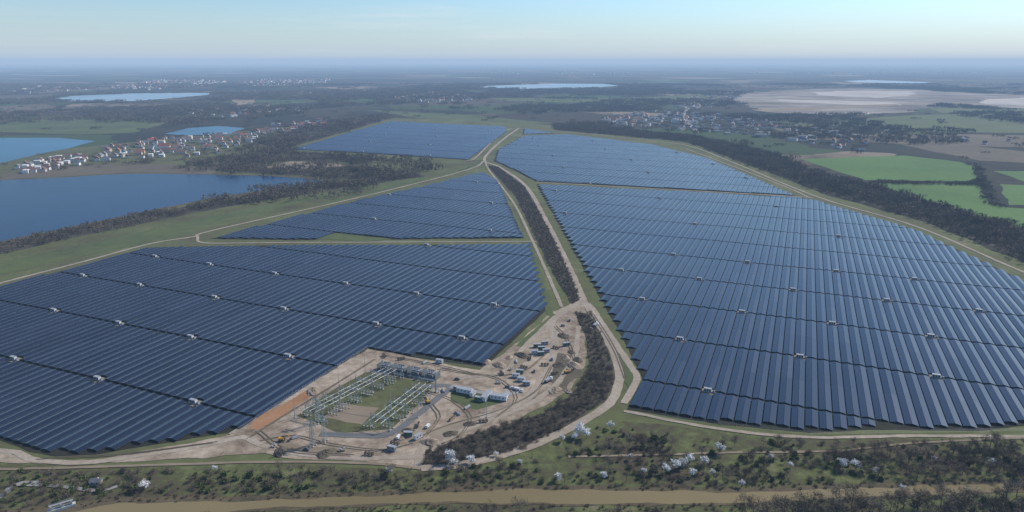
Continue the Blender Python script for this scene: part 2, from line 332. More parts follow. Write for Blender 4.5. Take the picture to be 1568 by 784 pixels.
def build_field(key,name):
    W=np.array(GP(FLD[key])); uv=np.stack([W@U,W@V],1)
    ais=AIS[key]
    st=[]
    for p in STN[key]:
        w=np.array(G(*p)); su,sv=w@U,w@V; su=min(ais,key=lambda a:abs(a-su)); st.append((su,round(sv/PER)*PER))
    vmin,vmax=uv[:,1].min(),uv[:,1].max(); umin,umax=uv[:,0].min(),uv[:,0].max()
    auto=[a for a in ais if umin<a<umax]
    for i,a in enumerate(auto):
        if st and any(abs(a-s[0])<5 for s in st): continue
        if i%2: continue
        vv=vmin+60+(i%4)*45
        while vv<vmax: st.append((a,round(vv/PER)*PER)); vv+=210
    tabs=[]
    n=len(uv)
    def inside(u,v):
        c=False
        for i in range(n):
            a=uv[i];b_=uv[(i+1)%n]
            if (a[1]>v)!=(b_[1]>v) and u<a[0]+(v-a[1])*(b_[0]-a[0])/(b_[1]-a[1]): c=not c
        return c
    for k in range(int(vmin//PER),int(vmax//PER)+1):
        v=k*PER+.01; xs=[]
        for i in range(n):
            a=uv[i];b_=uv[(i+1)%n]
            if (a[1]>v)!=(b_[1]>v): xs.append(a[0]+(v-a[1])*(b_[0]-a[0])/(b_[1]-a[1]))
        xs.sort()
        for i in range(0,len(xs)-1,2):
            lo,hi=xs[i]+2,xs[i+1]-2
            # rows end on whole table lengths, giving the stepped edge
            lo=math.ceil(lo/6)*6; hi=math.floor(hi/6)*6
            cuts=[a for a in ais if lo-4<a<hi+4]
            cur=lo; segs=[]
            for a in cuts:
                g0,g1=1.5,1.5
                for s in st:
                    if abs(s[0]-a)<2 and abs(s[1]-v)<5.2: g0,g1=6,6
                if a-g0>cur+6: segs.append((cur,a-g0,))
                cur=max(cur,a+g1)
            if hi>cur+6: segs.append((cur,hi))
            for a,b_ in segs:
                nt_=max(1,round((b_-a)/48)); ln=(b_-a)/nt_
                for j in range(nt_):
                    tabs.append((a+j*ln+.04,a+(j+1)*ln-.04,v))
    T=np.array(tabs); nT=len(T)
    ct,si=math.cos(TILT),math.sin(TILT)
    tv=[];tf=[];tm=[]   # template (s in 0..1, v, z)
    def tbox(s0,s1,pts,mtop,mside):
        o=len(tv)
        for s in(s0,s1):
            for p in pts: tv.append((s,p[0],p[1]))
        tf.extend([(o,o+1,o+5,o+4),(o+1,o+2,o+6,o+5),(o+2,o+3,o+7,o+6),(o+3,o,o+4,o+7),(o+3,o+2,o+1,o),(o+4,o+5,o+6,o+7)])
        tm.extend([mside,mside,mtop,mside,mside,mside])
    z0=.9; zr=z0+SW*si
    tbox(0,1,[(-.1,zr-.07),(-.1-SW*ct,z0-.07),(-.1-SW*ct,z0),(-.1,zr)],0,1)
    tbox(0,1,[(.1+SW*ct,z0-.07),(.1,zr-.07),(.1,zr),(.1+SW*ct,z0)],0,1)
    for s in(.12,.37,.63,.88):
        for vv,zz in((-3.2,z0+.05),(3.2,z0+.05)):
            tbox(s-.0015,s+.0015,[(vv-.07,0),(vv+.07,0),(vv+.07,zz),(vv-.07,zz)],2,2)
    tv=np.array(tv); nv=len(tv)
    uu=T[:,0:1]+(T[:,1:2]-T[:,0:1])*tv[None,:,0]
    vv=T[:,2:3]+tv[None,:,1]
    roll=rng.normal(0,.008,(nT,1))
    hh=lambda u,v: .35*np.sin(u*.021+v*.013)+.3*np.sin(v*.03-u*.008)
    zz=tv[None,:,2]+np.where(tv[None,:,2]>.5,.35+hh(uu,T[:,2:3]+0*uu)*.6+roll*tv[None,:,1],0)
    X=uu*U[0]+vv*V[0]; Y=uu*U[1]+vv*V[1]
    co=np.stack([X,Y,zz],2).reshape(-1,3)
    tfa=np.array(tf); nf=len(tfa)
    fa=(tfa[None]+(np.arange(nT)*nv)[:,None,None]).reshape(-1)
    me=bpy.data.meshes.new(name); me.vertices.add(nT*nv); me.vertices.foreach_set('co',co.reshape(-1))
    me.loops.add(nT*nf*4); me.loops.foreach_set('vertex_index',fa)
    me.polygons.add(nT*nf); me.polygons.foreach_set('loop_start',np.arange(nT*nf)*4); me.polygons.foreach_set('loop_total',np.full(nT*nf,4))
    for mm in(PV,ALU,POST): me.materials.append(mm)
    me.polygons.foreach_set('material_index',np.tile(np.array(tm),nT))
    a=me.attributes.new('tone','FLOAT','FACE'); a.data.foreach_set('value',np.repeat(rng.random(nT),nf))
    me.update(calc_edges=True); me.validate(); me.shade_flat()
    link(bpy.data.objects.new(name,me))
    print(key,nT,'tables',len(st),'stations')
    return [s for s in st if inside(s[0],s[1])]
stations=[]
for k in FLD: stations+=build_field(k,'solar_panel_field')
WHITE=flat('painted_white',(.66,.66,.64),.5); GREYM=flat('painted_grey',(.30,.31,.32),.5); DARK=flat('dark_steel',(.05,.055,.06),.5)
mb=MB()
mb.box((0,0,.25),(6.6,3.2,.5),1); mb.box((0,0,1.7),(5.8,2.4,2.4),0); mb.box((0,0,2.98),(6.1,2.7,.16),1)
for x in(-1.9,0,1.9): mb.box((x,-1.225,1.6),(1.4,.05,1.9),2)
mb.box((4.6,0,.9),(1.8,1.8,1.8),1); mb.box((4.6,0,1.9),(.8,1.4,.25),2)
stn_me=mb.obj('inverter_station',[WHITE,GREYM,DARK],False).data
pads=MB()
for i,(u,v) in enumerate(stations):
    p=U*u+V*v
    o=bpy.data.objects.new('inverter_station',stn_me); link(o); o.location=(p[0],p[1],.7); o.rotation_euler=(0,0,-TH)
    q=[p+U*a*1.0+V*b_ for a,b_ in((-4.6,-4.5),(-4.6,7),(4.6,7),(4.6,-4.5))]
    pads.add([(a[0],a[1],.71) for a in q],[(0,1,2,3)],0)
pads.obj('gravel_pad',[M['tan']])

# ---------------------------------------------------------------- vegetation prototypes
def veg_mat(name,c1,c2,rough=.9):
    m,nt,b=new_mat(name); L=nt.links
    oi=nt.nodes.new('ShaderNodeObjectInfo')
    tc=nt.nodes.new('ShaderNodeTexCoord'); n=nt.nodes.new('ShaderNodeTexNoise'); n.inputs['Scale'].default_value=.5
    L.new(tc.outputs['Object'],n.inputs['Vector'])
    a=nt.nodes.new('ShaderNodeMath'); a.operation='MULTIPLY_ADD'; a.inputs[1].default_value=.6; L.new(oi.outputs['Random'],a.inputs[0])
    a2=nt.nodes.new('ShaderNodeMath'); a2.operation='MULTIPLY'; a2.inputs[1].default_value=.5; L.new(n.outputs['Fac'],a2.inputs[0]); L.new(a2.outputs[0],a.inputs[2])
    r=ramp(nt,[c1,c2],.1,.85); L.new(a.outputs[0],r.inputs['Fac']); L.new(r.outputs['Color'],b.inputs['Base Color'])
    b.inputs['Roughness'].default_value=rough; b.inputs['Specular IOR Level'].default_value=.1
    return m
BARK=veg_mat('bark',(.09,.075,.055),(.2,.17,.135)); TWIG=veg_mat('twigs',(.075,.06,.043),(.21,.17,.12))
GRN=veg_mat('bush_leaves',(.05,.07,.025),(.11,.14,.045)); BLO=veg_mat('blossom',(.60,.58,.54),(.80,.79,.76)); REED=veg_mat('reed_stalks',(.13,.10,.06),(.26,.20,.12))
def tree_mb(h,twm=1,nt_=380,leaf=False):
    mb=MB(); ends=[]
    tr=.022*h; top=Vector((random.uniform(-.3,.3),random.uniform(-.3,.3),h*.3))
    mb.limb((0,0,-.3),top,tr,tr*.75,0,5); mid=Vector((top.x*1.4,top.y*1.4,h*.8)); mb.limb(top,mid,tr*.75,tr*.2,0)
    ends.append(mid)
    for i in range(8):
        a=i*2.4+random.random(); s=top.lerp(mid,random.uniform(0,.6)); l=h*random.uniform(.22,.42)
        e=s+Vector((math.cos(a)*l*.85,math.sin(a)*l*.85,l*random.uniform(.3,.95))); mb.limb(s,e,tr*.4,tr*.12,0,3)
        for j in range(3):
            s2=s.lerp(e,random.uniform(.4,.9)); e2=s2+Vector((random.gauss(0,1),random.gauss(0,1),random.uniform(.2,1.4))).normalized()*h*random.uniform(.1,.2)
            mb.limb(s2,e2,tr*.15,tr*.05,0,3); ends.append(e2)
    for i in range(nt_):
        e=random.choice(ends); p=e+Vector((random.gauss(0,1),random.gauss(0,1),random.gauss(0,1)))*h*(.07 if leaf else .055)
        if leaf: mb.leaf(p,random.uniform(.12,.27),twm)
        else: mb.sliver(p,random.uniform(.9,1.8)*h/10,.16*h/10,twm)
    return mb
def bush_mb(r,n,twm,leafy):
    mb=MB(); lumps=[(random.uniform(-.5,.5)*r,random.uniform(-.5,.5)*r,random.uniform(.35,.8)*r) for _ in range(5)]
    for c in lumps: mb.limb((0,0,-.2),c,.08,.03,0,3)
    for i in range(n):
        c=random.choice(lumps); p=Vector(c)+Vector((random.gauss(0,1),random.gauss(0,1),random.gauss(0,.8)))*r*.3
        if p.z<.1: p.z=.1
        if leafy: mb.leaf(p,random.uniform(.15,.35),twm)
        else: mb.sliver(p,random.uniform(.7,1.3),.14,twm)
    return mb
def clump_mb(n,R_,hm):
    mb=MB()
    for i in range(n):
        a=random.random()*6.28; q=math.sqrt(random.random())*R_; x,y=math.cos(a)*q,math.sin(a)*q; h=hm*random.uniform(.6,1.15)
        w=h*random.uniform(.2,.3); mb.limb((x,y,0),(x,y,h*.7),.25,.1,0,3)
        for j in range(34):
            d=Vector((random.gauss(0,.55),random.gauss(0,.55),random.gauss(0,.5)))
            p=Vector((x+d.x*w,y+d.y*w,h*.62+d.z*h*.33)); p.z=max(.3,p.z)
            mb.sliver(p,random.uniform(1.8,3.2),random.uniform(.6,1.1),1,.9)
    return mb
def coll(name,mbs,mats):
    c=bpy.data.collections.new(name)
    for i,(mb_,mt) in enumerate(zip(mbs,mats)):
        o=mb_.obj(name+'_plant',mt,False); c.objects.link(o)
    return c
C_TREE=coll('bare_trees',[tree_mb(random.uniform(8,13)) for _ in range(6)],[[BARK,TWIG]]*6)
C_BUSH=coll('bushes',[bush_mb(2.2,230,1,False) for _ in range(4)]+[bush_mb(1.8,220,1,True) for _ in range(2)],[[BARK,TWIG]]*4+[[BARK,GRN]]*2)
C_EMB=coll('embankment_shrubs',[bush_mb(2.2,230,1,False) for _ in range(4)],[[BARK,TWIG]]*4)
C_CLMP=coll('wood_clumps',[clump_mb(24,26,11) for _ in range(5)],[[BARK,TWIG]]*5)
C_REED=coll('reeds',[bush_mb(1.3,150,1,False) for _ in range(3)],[[REED,REED]]*3)
def gn(c):
    ng=bpy.data.node_groups.new('scatter_'+c.name,'GeometryNodeTree')
    ng.interface.new_socket('Geometry',in_out='INPUT',socket_type='NodeSocketGeometry'); ng.interface.new_socket('Geometry',in_out='OUTPUT',socket_type='NodeSocketGeometry')
    N=ng.nodes; i=N.new('NodeGroupInput'); o=N.new('NodeGroupOutput'); ci=N.new('GeometryNodeCollectionInfo'); ci.inputs['Collection'].default_value=c
    ci.inputs['Separate Children'].default_value=True; ci.inputs['Reset Children'].default_value=True
    ip=N.new('GeometryNodeInstanceOnPoints'); ip.inputs['Pick Instance'].default_value=True
    def na(n,t):
        x=N.new('GeometryNodeInputNamedAttribute'); x.data_type=t; x.inputs['Name'].default_value=n; return x.outputs[0]
    L=ng.links
    L.new(i.outputs[0],ip.inputs['Points']); L.new(ci.outputs[0],ip.inputs['Instance'])
    L.new(na('idx','INT'),ip.inputs['Instance Index']); L.new(na('rot','FLOAT_VECTOR'),ip.inputs['Rotation']); L.new(na('scl','FLOAT_VECTOR'),ip.inputs['Scale'])
    L.new(ip.outputs[0],o.inputs[0]); return ng
GN={}
def place(name,pts,c,smin,smax,scale_arr=None):
    pts=np.asarray(pts,float); n=len(pts)
    if n==0: return
    me=bpy.data.meshes.new(name); me.vertices.add(n)
    co=np.zeros((n,3)); co[:,:2]=pts[:,:2]; co[:,2]=.1; me.vertices.foreach_set('co',co.reshape(-1))
    s=rng.uniform(smin,smax,n)
    if scale_arr is not None: s=s*scale_arr
    a=me.attributes.new('scl','FLOAT_VECTOR','POINT'); a.data.foreach_set('vector',np.stack([s,s,s*rng.uniform(.85,1.15,n)],1).reshape(-1))
    r_=np.zeros((n,3)); r_[:,2]=rng.uniform(0,6.28,n); a=me.attributes.new('rot','FLOAT_VECTOR','POINT'); a.data.foreach_set('vector',r_.reshape(-1))
    a=me.attributes.new('idx','INT','POINT'); a.data.foreach_set('value',rng.integers(0,len(c.objects),n).astype(np.int32))
    o=link(bpy.data.objects.new(name,me)); md=o.modifiers.new('scatter','NODES')
    if c.name not in GN: GN[c.name]=gn(c)
    md.node_group=GN[c.name]; print(name,n); return o
def pip(P,poly):
    poly=np.asarray(poly); x,y=P[:,0],P[:,1]; c=np.zeros(len(P),bool); n=len(poly)
    for i in range(n):
        a=poly[i];b_=poly[(i+1)%n]
        if a[1]==b_[1]: continue
        k=((a[1]>y)!=(b_[1]>y))&(x<a[0]+(y-a[1])*(b_[0]-a[0])/(b_[1]-a[1])); c^=k
    return c
def vnoise(P,s,seed=0):
    q=P/s+seed*17.3; i=np.floor(q).astype(int); f=q-i; f=f*f*(3-2*f)
    def h(a,b_):
        v=np.sin(a*127.1+b_*311.7+seed*7.7)*43758.5453; return v-np.floor(v)
    a=h(i[:,0],i[:,1]);b_=h(i[:,0]+1,i[:,1]);c=h(i[:,0],i[:,1]+1);d=h(i[:,0]+1,i[:,1]+1)
    return (a*(1-f[:,0])+b_*f[:,0])*(1-f[:,1])+(c*(1-f[:,0])+d*f[:,0])*f[:,1]
def fill(wpoly,sp,keep=1.0,ns=None,thr=.5,excl=()):
    w=np.asarray(wpoly); x=np.arange(w[:,0].min(),w[:,0].max(),sp); y=np.arange(w[:,1].min(),w[:,1].max(),sp)
    g=np.stack(np.meshgrid(x,y),-1).reshape(-1,2); g=g+rng.uniform(-.5,.5,g.shape)*sp
    k=pip(g,w)
    if keep<1: k&=rng.random(len(g))<keep
    if ns: k&=(vnoise(g,ns,3)*.65+vnoise(g,ns/3,5)*.35)>thr
    for e in excl: k&=~pip(g,e)
    return g[k]
RIV=GP([(-200,815),(180,767),(620,754),(1000,749),(1500,740),(1750,731),(1750,744),(1500,756),(1120,773),(650,771),(400,781),(200,803),(-200,845)])
place('bare_tree_belt',fill(GP(BELT),19),C_CLMP,.5,.85)
place('bare_tree_belt',fill(GP(LB),17,.8),C_CLMP,.4,.7)
place('bare_tree_grove',fill(GP(GROVE),27,.85),C_CLMP,.5,.8)
place('bare_tree_grove',fill(GP(W4),36,.85),C_CLMP,.6,1.0)
place('embankment_bushes',fill(GP(EMB),3.4,.85),C_EMB,.5,1.0)
place('embankment_bushes',fill(GP(EMB2),3.9,.85),C_EMB,.6,1.2)
place('embankment_trees',fill(GP([(652,712),(655,695),(740,664),(830,640),(890,600),(905,560),(925,565),(935,600),(890,636),(800,684),(700,708)]),6.0,.75),C_TREE,.4,.8)
FG=GP([(-200,728),(0,722),(400,722),(640,726),(850,700),(980,668),(1568,690),(1900,690),(1900,745),(1300,742),(1000,743),(800,740),(400,756),(180,758),(60,776),(-200,800)])
place('riverside_bushes',fill(FG,4.8,.75,30,.52,[RIV]),C_BUSH,.5,1.4)
place('riverside_bushes',fill(FG,11,.4,excl=[RIV]),C_BUSH,.5,1.4)
place('riverside_trees',fill(FG,8.5,.7,45,.58,[RIV]),C_TREE,.4,.9)
place('bare_tree_wood',fill(GP([(1240,704),(1330,694),(1420,690),(1568,680),(1900,680),(1900,730),(1500,736),(1380,735),(1300,728)]),5.5,.85),C_TREE,.5,.95)
place('riverside_trees',fill(GP([(560,730),(700,722),(880,716),(1200,722),(1240,738),(1000,744),(800,741),(600,750)]),8,.5,excl=[RIV]),C_TREE,.35,.8)
place('riverside_bushes',fill(GP([(0,745),(300,738),(640,732),(900,722),(1240,726),(1300,741),(1000,744),(800,741),(620,748),(400,757),(180,760),(60,774),(0,780)]),4.8,.5,excl=[RIV]),C_BUSH,.4,1.1)
place('reeds',fill(GP([(-200,800),(60,776),(180,758),(400,756),(620,746),(800,740),(1000,743),(1300,740),(1500,735),(1700,728),(1700,736),(1500,742),(1300,748),(1000,752),(800,749),(620,757),(400,766),(180,770),(-200,822)]),2.8,.5),C_REED,.4,1.0)
place('reeds',fill(GP([(200,808),(400,783),(650,771),(900,774),(1120,773),(1340,762),(1500,756),(1500,761),(1340,768),(1120,781),(900,782),(650,780),(400,794),(220,817)]),2.8,.5),C_REED,.4,1.0)
NB=GP([(-200,870),(150,822),(400,798),(650,784),(900,785),(1120,783),(1340,770),(1560,760),(1900,750),(1900,900),(-200,950)])
place('riverside_bushes',fill(NB,5,.8,30,.42),C_BUSH,.7,1.5)
place('riverside_trees',fill(GP([(1110,790),(1340,775),(1560,762),(1900,752),(1900,870),(1110,870)]),6.5,.75),C_TREE,.9,1.5)
place('riverside_trees',fill(GP([(200,815),(560,796),(900,792),(1130,792),(1130,870),(200,870)]),9,.5),C_TREE,.5,1.05)
place('meadow_bushes',fill(GP([(860,665),(960,645),(1240,672),(1568,676),(1568,690),(1000,695),(850,690)]),6,.75,30,.53),C_BUSH,.4,1.0)
place('meadow_bushes',fill(GP([(0,716),(640,722),(600,735),(0,735)]),7,.5,30,.5),C_BUSH,.4,.9)
BLS=[tree_mb(6,1,700,True).obj('blossoming_tree',[BARK,BLO],False).data for _ in range(6)]
for p,s in[((887,668),1.6),((898,672),1.2),((880,674),1.1),((935,656),.9),((690,708),1.4),((722,710),1.1),((696,714),1.0),((760,699),.7),((1100,694),1.3),((1035,720),1.4),((1046,716),1.2),((1056,710),1.2),((1078,712),1.1),((1060,730),1.0),((1020,726),1.1),((1290,718),1.3),((1311,719),1.2),((1340,726),.9),((598,726),.9),((330,722),.7),((223,750),1.1),((855,737),.9),((925,733),.8),((985,726),.8),((1430,708),.7),((860,676),.9),((1180,704),.7),((795,712),.7),((1090,728),.7),((1380,752),.8),((965,704),.7),((1135,746),.8),((1210,716),.7),((1520,712),.8)]:
    o=link(bpy.data.objects.new('blossoming_tree',random.choice(BLS))); x,y=G(*p); o.location=(x,y,.15); s*=1.05; o.scale=(s*random.uniform(.9,1.2),s*random.uniform(.9,1.2),s*random.uniform(.8,1.05)); o.rotation_euler=(0,0,random.random()*6)
# distant woods
excl=[GP(p) for p in (PARK,BELT,LAKES['lake'],L4,L5,L1,L2,L3,MINE,*GF)]
VILL=GP([(-60,275),(20,262),(60,240),(150,225),(240,212),(380,198),(500,182),(510,190),(380,225),(340,245),(150,262)])
big=[(-6500,1500),(-900,1300),(2500,900),(7500,4000),(7500,8000),(-6500,8000)]
g=fill(big,56,.93,620,.52,excl+[VILL])
g=g[(np.abs(g[:,0])<.95*g[:,1]+300)]
place('distant_woodland',g,C_CLMP,.9,1.4)
g=fill(big,130,.5,None,.5,excl); g=g[(np.abs(g[:,0])<.9*g[:,1]+300)]
place('scattered_groves',g,C_CLMP,.4,.9)
place('hedge',fill(GP([(1325,277),(1480,280),(1496,276),(1494,255),(1500,255),(1512,285),(1528,312),(1545,316),(1535,319),(1512,313),(1500,285),(1345,282)]),12,.8),C_CLMP,.3,.5)

# ---------------------------------------------------------------- buildings
WALLS=[flat('white_render',(.70,.68,.64),.8),flat('cream_render',(.55,.48,.38),.8)]
ROOFS=[flat('red_tiles',(.28,.10,.06),.8),flat('brown_tiles',(.17,.09,.065),.8),flat('grey_tiles',(.14,.14,.15),.7)]
GLS=flat('window_glass',(.04,.05,.07),.15)
def house(w,d,h,rh,flatroof=False):
    mb=MB(); mb.box((0,0,h/2),(w,d,h),0)
    if flatroof: mb.box((0,0,h+.2),(w+.4,d+.4,.4),1)
    else:
        mb.gable((0,0,h+.01),(w,d),rh,1); mb.box((w*.2,d*.12,h+rh*.85),(.7,.7,rh*.6),0)
    fl=max(1,int(h/2.8))
    for k in range(fl):
        for i in range(max(2,int(w/3))):
            x=-w/2+(i+.5)*w/max(2,int(w/3))
            for sgn in(-1,1): mb.box((x,sgn*(d/2+.02),1.6+k*2.8),(1.2,.06,1.3),2)
    mb.box((0,-d/2-.05,1.05),(1.1,.12,2.1),1)
    return mb
HM=[]
for w,d,h,rh in[(12,9,5.5,4),(10,9,4,4.5),(16,9,6,4),(13,10,6,5),(20,11,6,5),(9,8,5.6,3.5)]:
    for wi in(0,0,1):
        HM.append(house(w,d,h,rh).obj('village_house',[WALLS[wi],random.choice(ROOFS),GLS],False).data)
for w,d,h in[(12,10,6),(14,10,6.5)]: HM.append(house(w,d,h,0,True).obj('village_house',[WALLS[0],WALLS[0],GLS],False).data)
def houses(wpoly,sp,keep,mes=HM,rot=.3,sc_=1.15):
    for p in fill(wpoly,sp,keep,excl=[GP(L4),GP(L5),GP(LAKES['lake'])]):
        o=link(bpy.data.objects.new('village_house',random.choice(mes))); o.location=(p[0],p[1],.3); o.scale=[sc_]*3
        o.rotation_euler=(0,0,rot+random.choice([0,1.57])+random.uniform(-.2,.2))
houses(GP([(15,266),(50,246),(130,238),(140,250),(60,265)]),26,.9,HM[-2:]+HM[:2]+HM[15:18])
houses(GP([(130,250),(160,226),(250,213),(350,206),(420,200),(400,215),(350,226),(330,240),(220,243)]),33,.65)
houses(GP([(370,205),(420,192),(500,183),(510,188),(440,205)]),40,.55)
place('village_trees',fill(GP([(60,262),(150,225),(350,203),(510,182),(505,192),(400,222),(340,246)]),34,.5),C_CLMP,.25,.5)
big_me=[]
for w,d,h in[(26,12,9),(32,18,7)]: big_me.append(house(w,d,h,0,True))
for w,d,h,rh in[(14,10,6,5),(18,11,7,5),(14,10,5,5),(12,10,5,5)]: big_me.append(house(w,d,h,rh))
C_TOWN=coll('town_buildings',big_me,[[WALLS[0],ROOFS[2],GLS],[WALLS[1],ROOFS[2],GLS],[WALLS[0],ROOFS[0],GLS],[WALLS[1],ROOFS[1],GLS],[WALLS[0],ROOFS[2],GLS],[WALLS[0],ROOFS[1],GLS]])
for tp,sp,k,s1 in[([(920,180),(1000,170),(1100,176),(1180,186),(1340,208),(1320,232),(1200,215),(1060,202),(930,192)],42,.6,1.2),
    ([(590,152),(660,142),(735,150),(700,157),(620,158)],50,.6,1.3),([(345,131),(400,122),(505,122),(500,127),(400,132)],90,.5,2),([(150,135),(240,123),(350,124),(330,131),(230,138)],90,.5,2),
    ([(0,140),(60,133),(140,137),(60,144)],90,.35,1.8),([(1030,166),(1050,150),(1130,140),(1140,146),(1080,168)],60,.45,1.4),([(690,112),(800,107),(1000,112),(900,118)],240,.3,2.5),([(1340,205),(1480,208),(1568,215),(1568,222),(1400,225)],70,.2,1.2),
    ([(1150,112),(1400,107),(1560,112),(1400,116)],240,.3,2.5),([(280,170),(390,160),(500,165),(440,175),(300,182)],60,.4,1.3)]:
    place('distant_town',fill(GP(tp),sp,k),C_TOWN,s1*.6,s1)
    place('town_trees',fill(GP(tp),sp*1.5,.55),C_CLMP,.3,.6)
# church
mb=MB(); mb.box((0,0,5),(26,11,10),0); mb.gable((0,0,10.01),(26,11),7,1); mb.box((-16.6,0,11),(7,7,22),0); mb.box((-16.6,0,28),(7.4,7.4,12),1,0,.04)
for x in(-8,-2,4,10):
    for s in(-1,1): mb.box((x,s*5.53,5),(1.6,.08,4.5),2)
mb.box((-16.6,-3.53,17),(1.6,.08,3),2)
o=mb.obj('village_church',[WALLS[0],ROOFS[0],GLS]); x,y=G(252,230); o.location=(x,y,.3); o.rotation_euler=(0,0,.3); o.scale=(1.2,1.2,1.2)

# ---------------------------------------------------------------- substation
LAT=flat('lattice_steel',(.30,.34,.31),.6,.1); INS=flat('insulator_porcelain',(.50,.48,.46),.4); TUBE=flat('busbar_tube',(.6,.61,.61),.4,.2)
TRF=flat('transformer_paint',(.12,.14,.15),.5); CONC=flat('concrete',(.42,.41,.38),.85); GREEN=flat('container_green',(.09,.15,.11),.6); ORG=flat('machine_yellow',(.50,.26,.04),.5); BLK=flat('rubber',(.02,.02,.02),.8)
RZ=-TH # local X -> V axis direction
def put(o,px,rz=0,z=.6,s=1):
    x,y=G(*px) if len(px)==2 else px[:2]
    o.location=(x,y,z); o.rotation_euler=(0,0,RZ+rz); o.scale=(s,s,s); return o
def lattice(mb,a,b,w0,w1,m=0,r=.09,n=6):
    a=Vector(a);b=Vector(b);d=(b-a).normalized(); u=d.cross(Vector((0,0,1)) if abs(d.z)<.9 else Vector((0,1,0))).normalized(); w=d.cross(u)
    prev=None
    for i in range(n+1):
        t=i/n; c=a.lerp(b,t); h=(w0+(w1-w0)*t)/2
        q=[c+u*h+w*h,c-u*h+w*h,c-u*h-w*h,c+u*h-w*h]
        if prev:
            for k in range(4):
                mb.limb(prev[k],q[k],r,r,m,3); mb.limb(prev[k],q[(k+1)%4],r*.6,r*.6,m,3); mb.limb(prev[(k+1)%4],q[k],r*.6,r*.6,m,3)
        prev=q
def gantry_me(w,h):
    mb=MB()
    for x in(-w/2,w/2):
        mb.box((x,0,.2),(1.6,1.6,.6),2); lattice(mb,(x,0,.3),(x,0,h+2),1.2,.4,0,.07)
    lattice(mb,(-w/2,0,h),(w/2,0,h),.8,.8,0,.07,9)
    for k in range(3):
        x=-w/3+k*w/3; mb.limb((x,.2,h-.5),(x,.2,h-2.4),.14,.14,1,6)
    return mb.obj('busbar_gantry',[LAT,INS,CONC],False).data
GA=gantry_me(15,9)
def breaker_me():
    mb=MB()
    for x in(-5,-2.2,.6,3.4):
        mb.box((x,0,.1),(1.0,1.0,.4),2); mb.limb((x,0,.3),(x,0,2.4),.18,.14,0,5); mb.limb((x,0,2.4),(x,0,4.3),.24,.18,1,6); mb.limb((x-.9,0,4.4),(x+.9,0,4.4),.1,.1,1,4)
    mb.box((-.8,0,2.3),(9.6,.3,.25),0)
    return mb.obj('high_voltage_disconnector',[LAT,INS,CONC],False).data
BR=breaker_me()
def lerp2(a,b_,t): return (a[0]+(b_[0]-a[0])*t,a[1]+(b_[1]-a[1])*t)
for A,B,n in[(G(482,641),G(603,575),6),(G(583,657),G(655,598),4)]:
    for i in range(n): 
        o=link(bpy.data.objects.new('busbar_gantry',GA)); put(o,(*lerp2(A,B,i/(n-1)),0))
for A,B,n in[(G(470,636),G(592,570),8),(G(492,645),G(612,579),8),(G(566,655),G(640,596),6),(G(596,655),G(666,600),6),(G(520,628),G(600,584),5)]:
    for i in range(n):
        o=link(bpy.data.objects.new('high_voltage_disconnector',BR)); put(o,(*lerp2(A,B,i/(n-1)),0),0)
for A,B in[(G(474,640),G(600,573)),(G(574,657),G(652,597))]:
    mb=MB()
    a=Vector((*A,5.4));b_=Vector((*B,5.4))
    for k in(-5,0,5):
        off=Vector((V[0]*k,V[1]*k,0)); mb.limb(a+off,b_+off,.15,.15,0,5)
        for t in np.linspace(0.02,.98,9):
            p=a.lerp(b_,t)+off; mb.limb((p.x,p.y,.4),(p.x,p.y,3.2),.12,.12,1,4); mb.limb((p.x,p.y,3.2),(p.x,p.y,5.3),.2,.15,2,6)
    mb.obj('busbar_tubes',[TUBE,LAT,INS])
def trafo_me():
    mb=MB(); mb.box((0,0,.3),(11,9,.6),3); mb.box((0,0,2.7),(7,3.4,4),0); mb.box((0,0,4.85),(7.2,3.6,.25),1)
    for s in(-1,1):
        for i in range(9): mb.box((-3.2+i*.8,s*2.7,2.7),(.18,1.4,3.4),1)
    mb.limb((-2.8,1.2,6),(2.8,1.2,6),.7,.7,0,10)
    for x in(-2,0,2): mb.limb((x,-.6,4.9),(x,-1.1,7.8),.3,.14,2,6)
    mb.box((-4.4,0,1.8),(1,1.6,2.6),1)
    for s in(-1,1): mb.box((s*6.2,0,3.0),(.35,9,5.8),0)
    return mb.obj('power_transformer',[TRF,GREYM,INS,CONC],False).data
TM=trafo_me()
for p in[(592,567),(614,571),(638,575),(660,579)]: put(link(bpy.data.objects.new('power_transformer',TM)),p,0,.5,1.0)
def tower_me(h):
    mb=MB(); lattice(mb,(0,0,0),(0,0,h*.7),3.2,1.2,0,.11,9); lattice(mb,(0,0,h*.7),(0,0,h),1.2,.3,0,.09,5)
    for z,w in((h*.7,8),(h*.82,6)): lattice(mb,(-w/2,0,z),(w/2,0,z),.7,.7,0,.08,8)
    for z,w in((h*.7,8),(h*.82,6)):
        for s in(-1,1): mb.limb((s*w/2,0,z-.3),(s*w/2,0,z-2.2),.14,.14,1,5)
    for x in(-1.6,1.6):
        for y in(-1.6,1.6): mb.box((x,y,.1),(.9,.9,.5),2)
    return mb.obj('lattice_pylon',[LAT,INS,CONC],False).data
TW=tower_me(22)
for p in[(487,648),(497,676),(479,683)]: put(link(bpy.data.objects.new('lattice_pylon',TW)),p)
mb=MB(); mb.limb((0,0,0),(0,0,22),.28,.08,0,6); mb.box((0,0,.15),(1.2,1.2,.5),0)
LM=mb.obj('lightning_mast',[STEEL],False).data
for p in[(560,580),(640,640),(520,600),(600,640),(452,640),(668,600),(745,640)]: put(link(bpy.data.objects.new('lightning_mast',LM)),p)
mb=MB()
tw=Vector((*G(487,648),0))
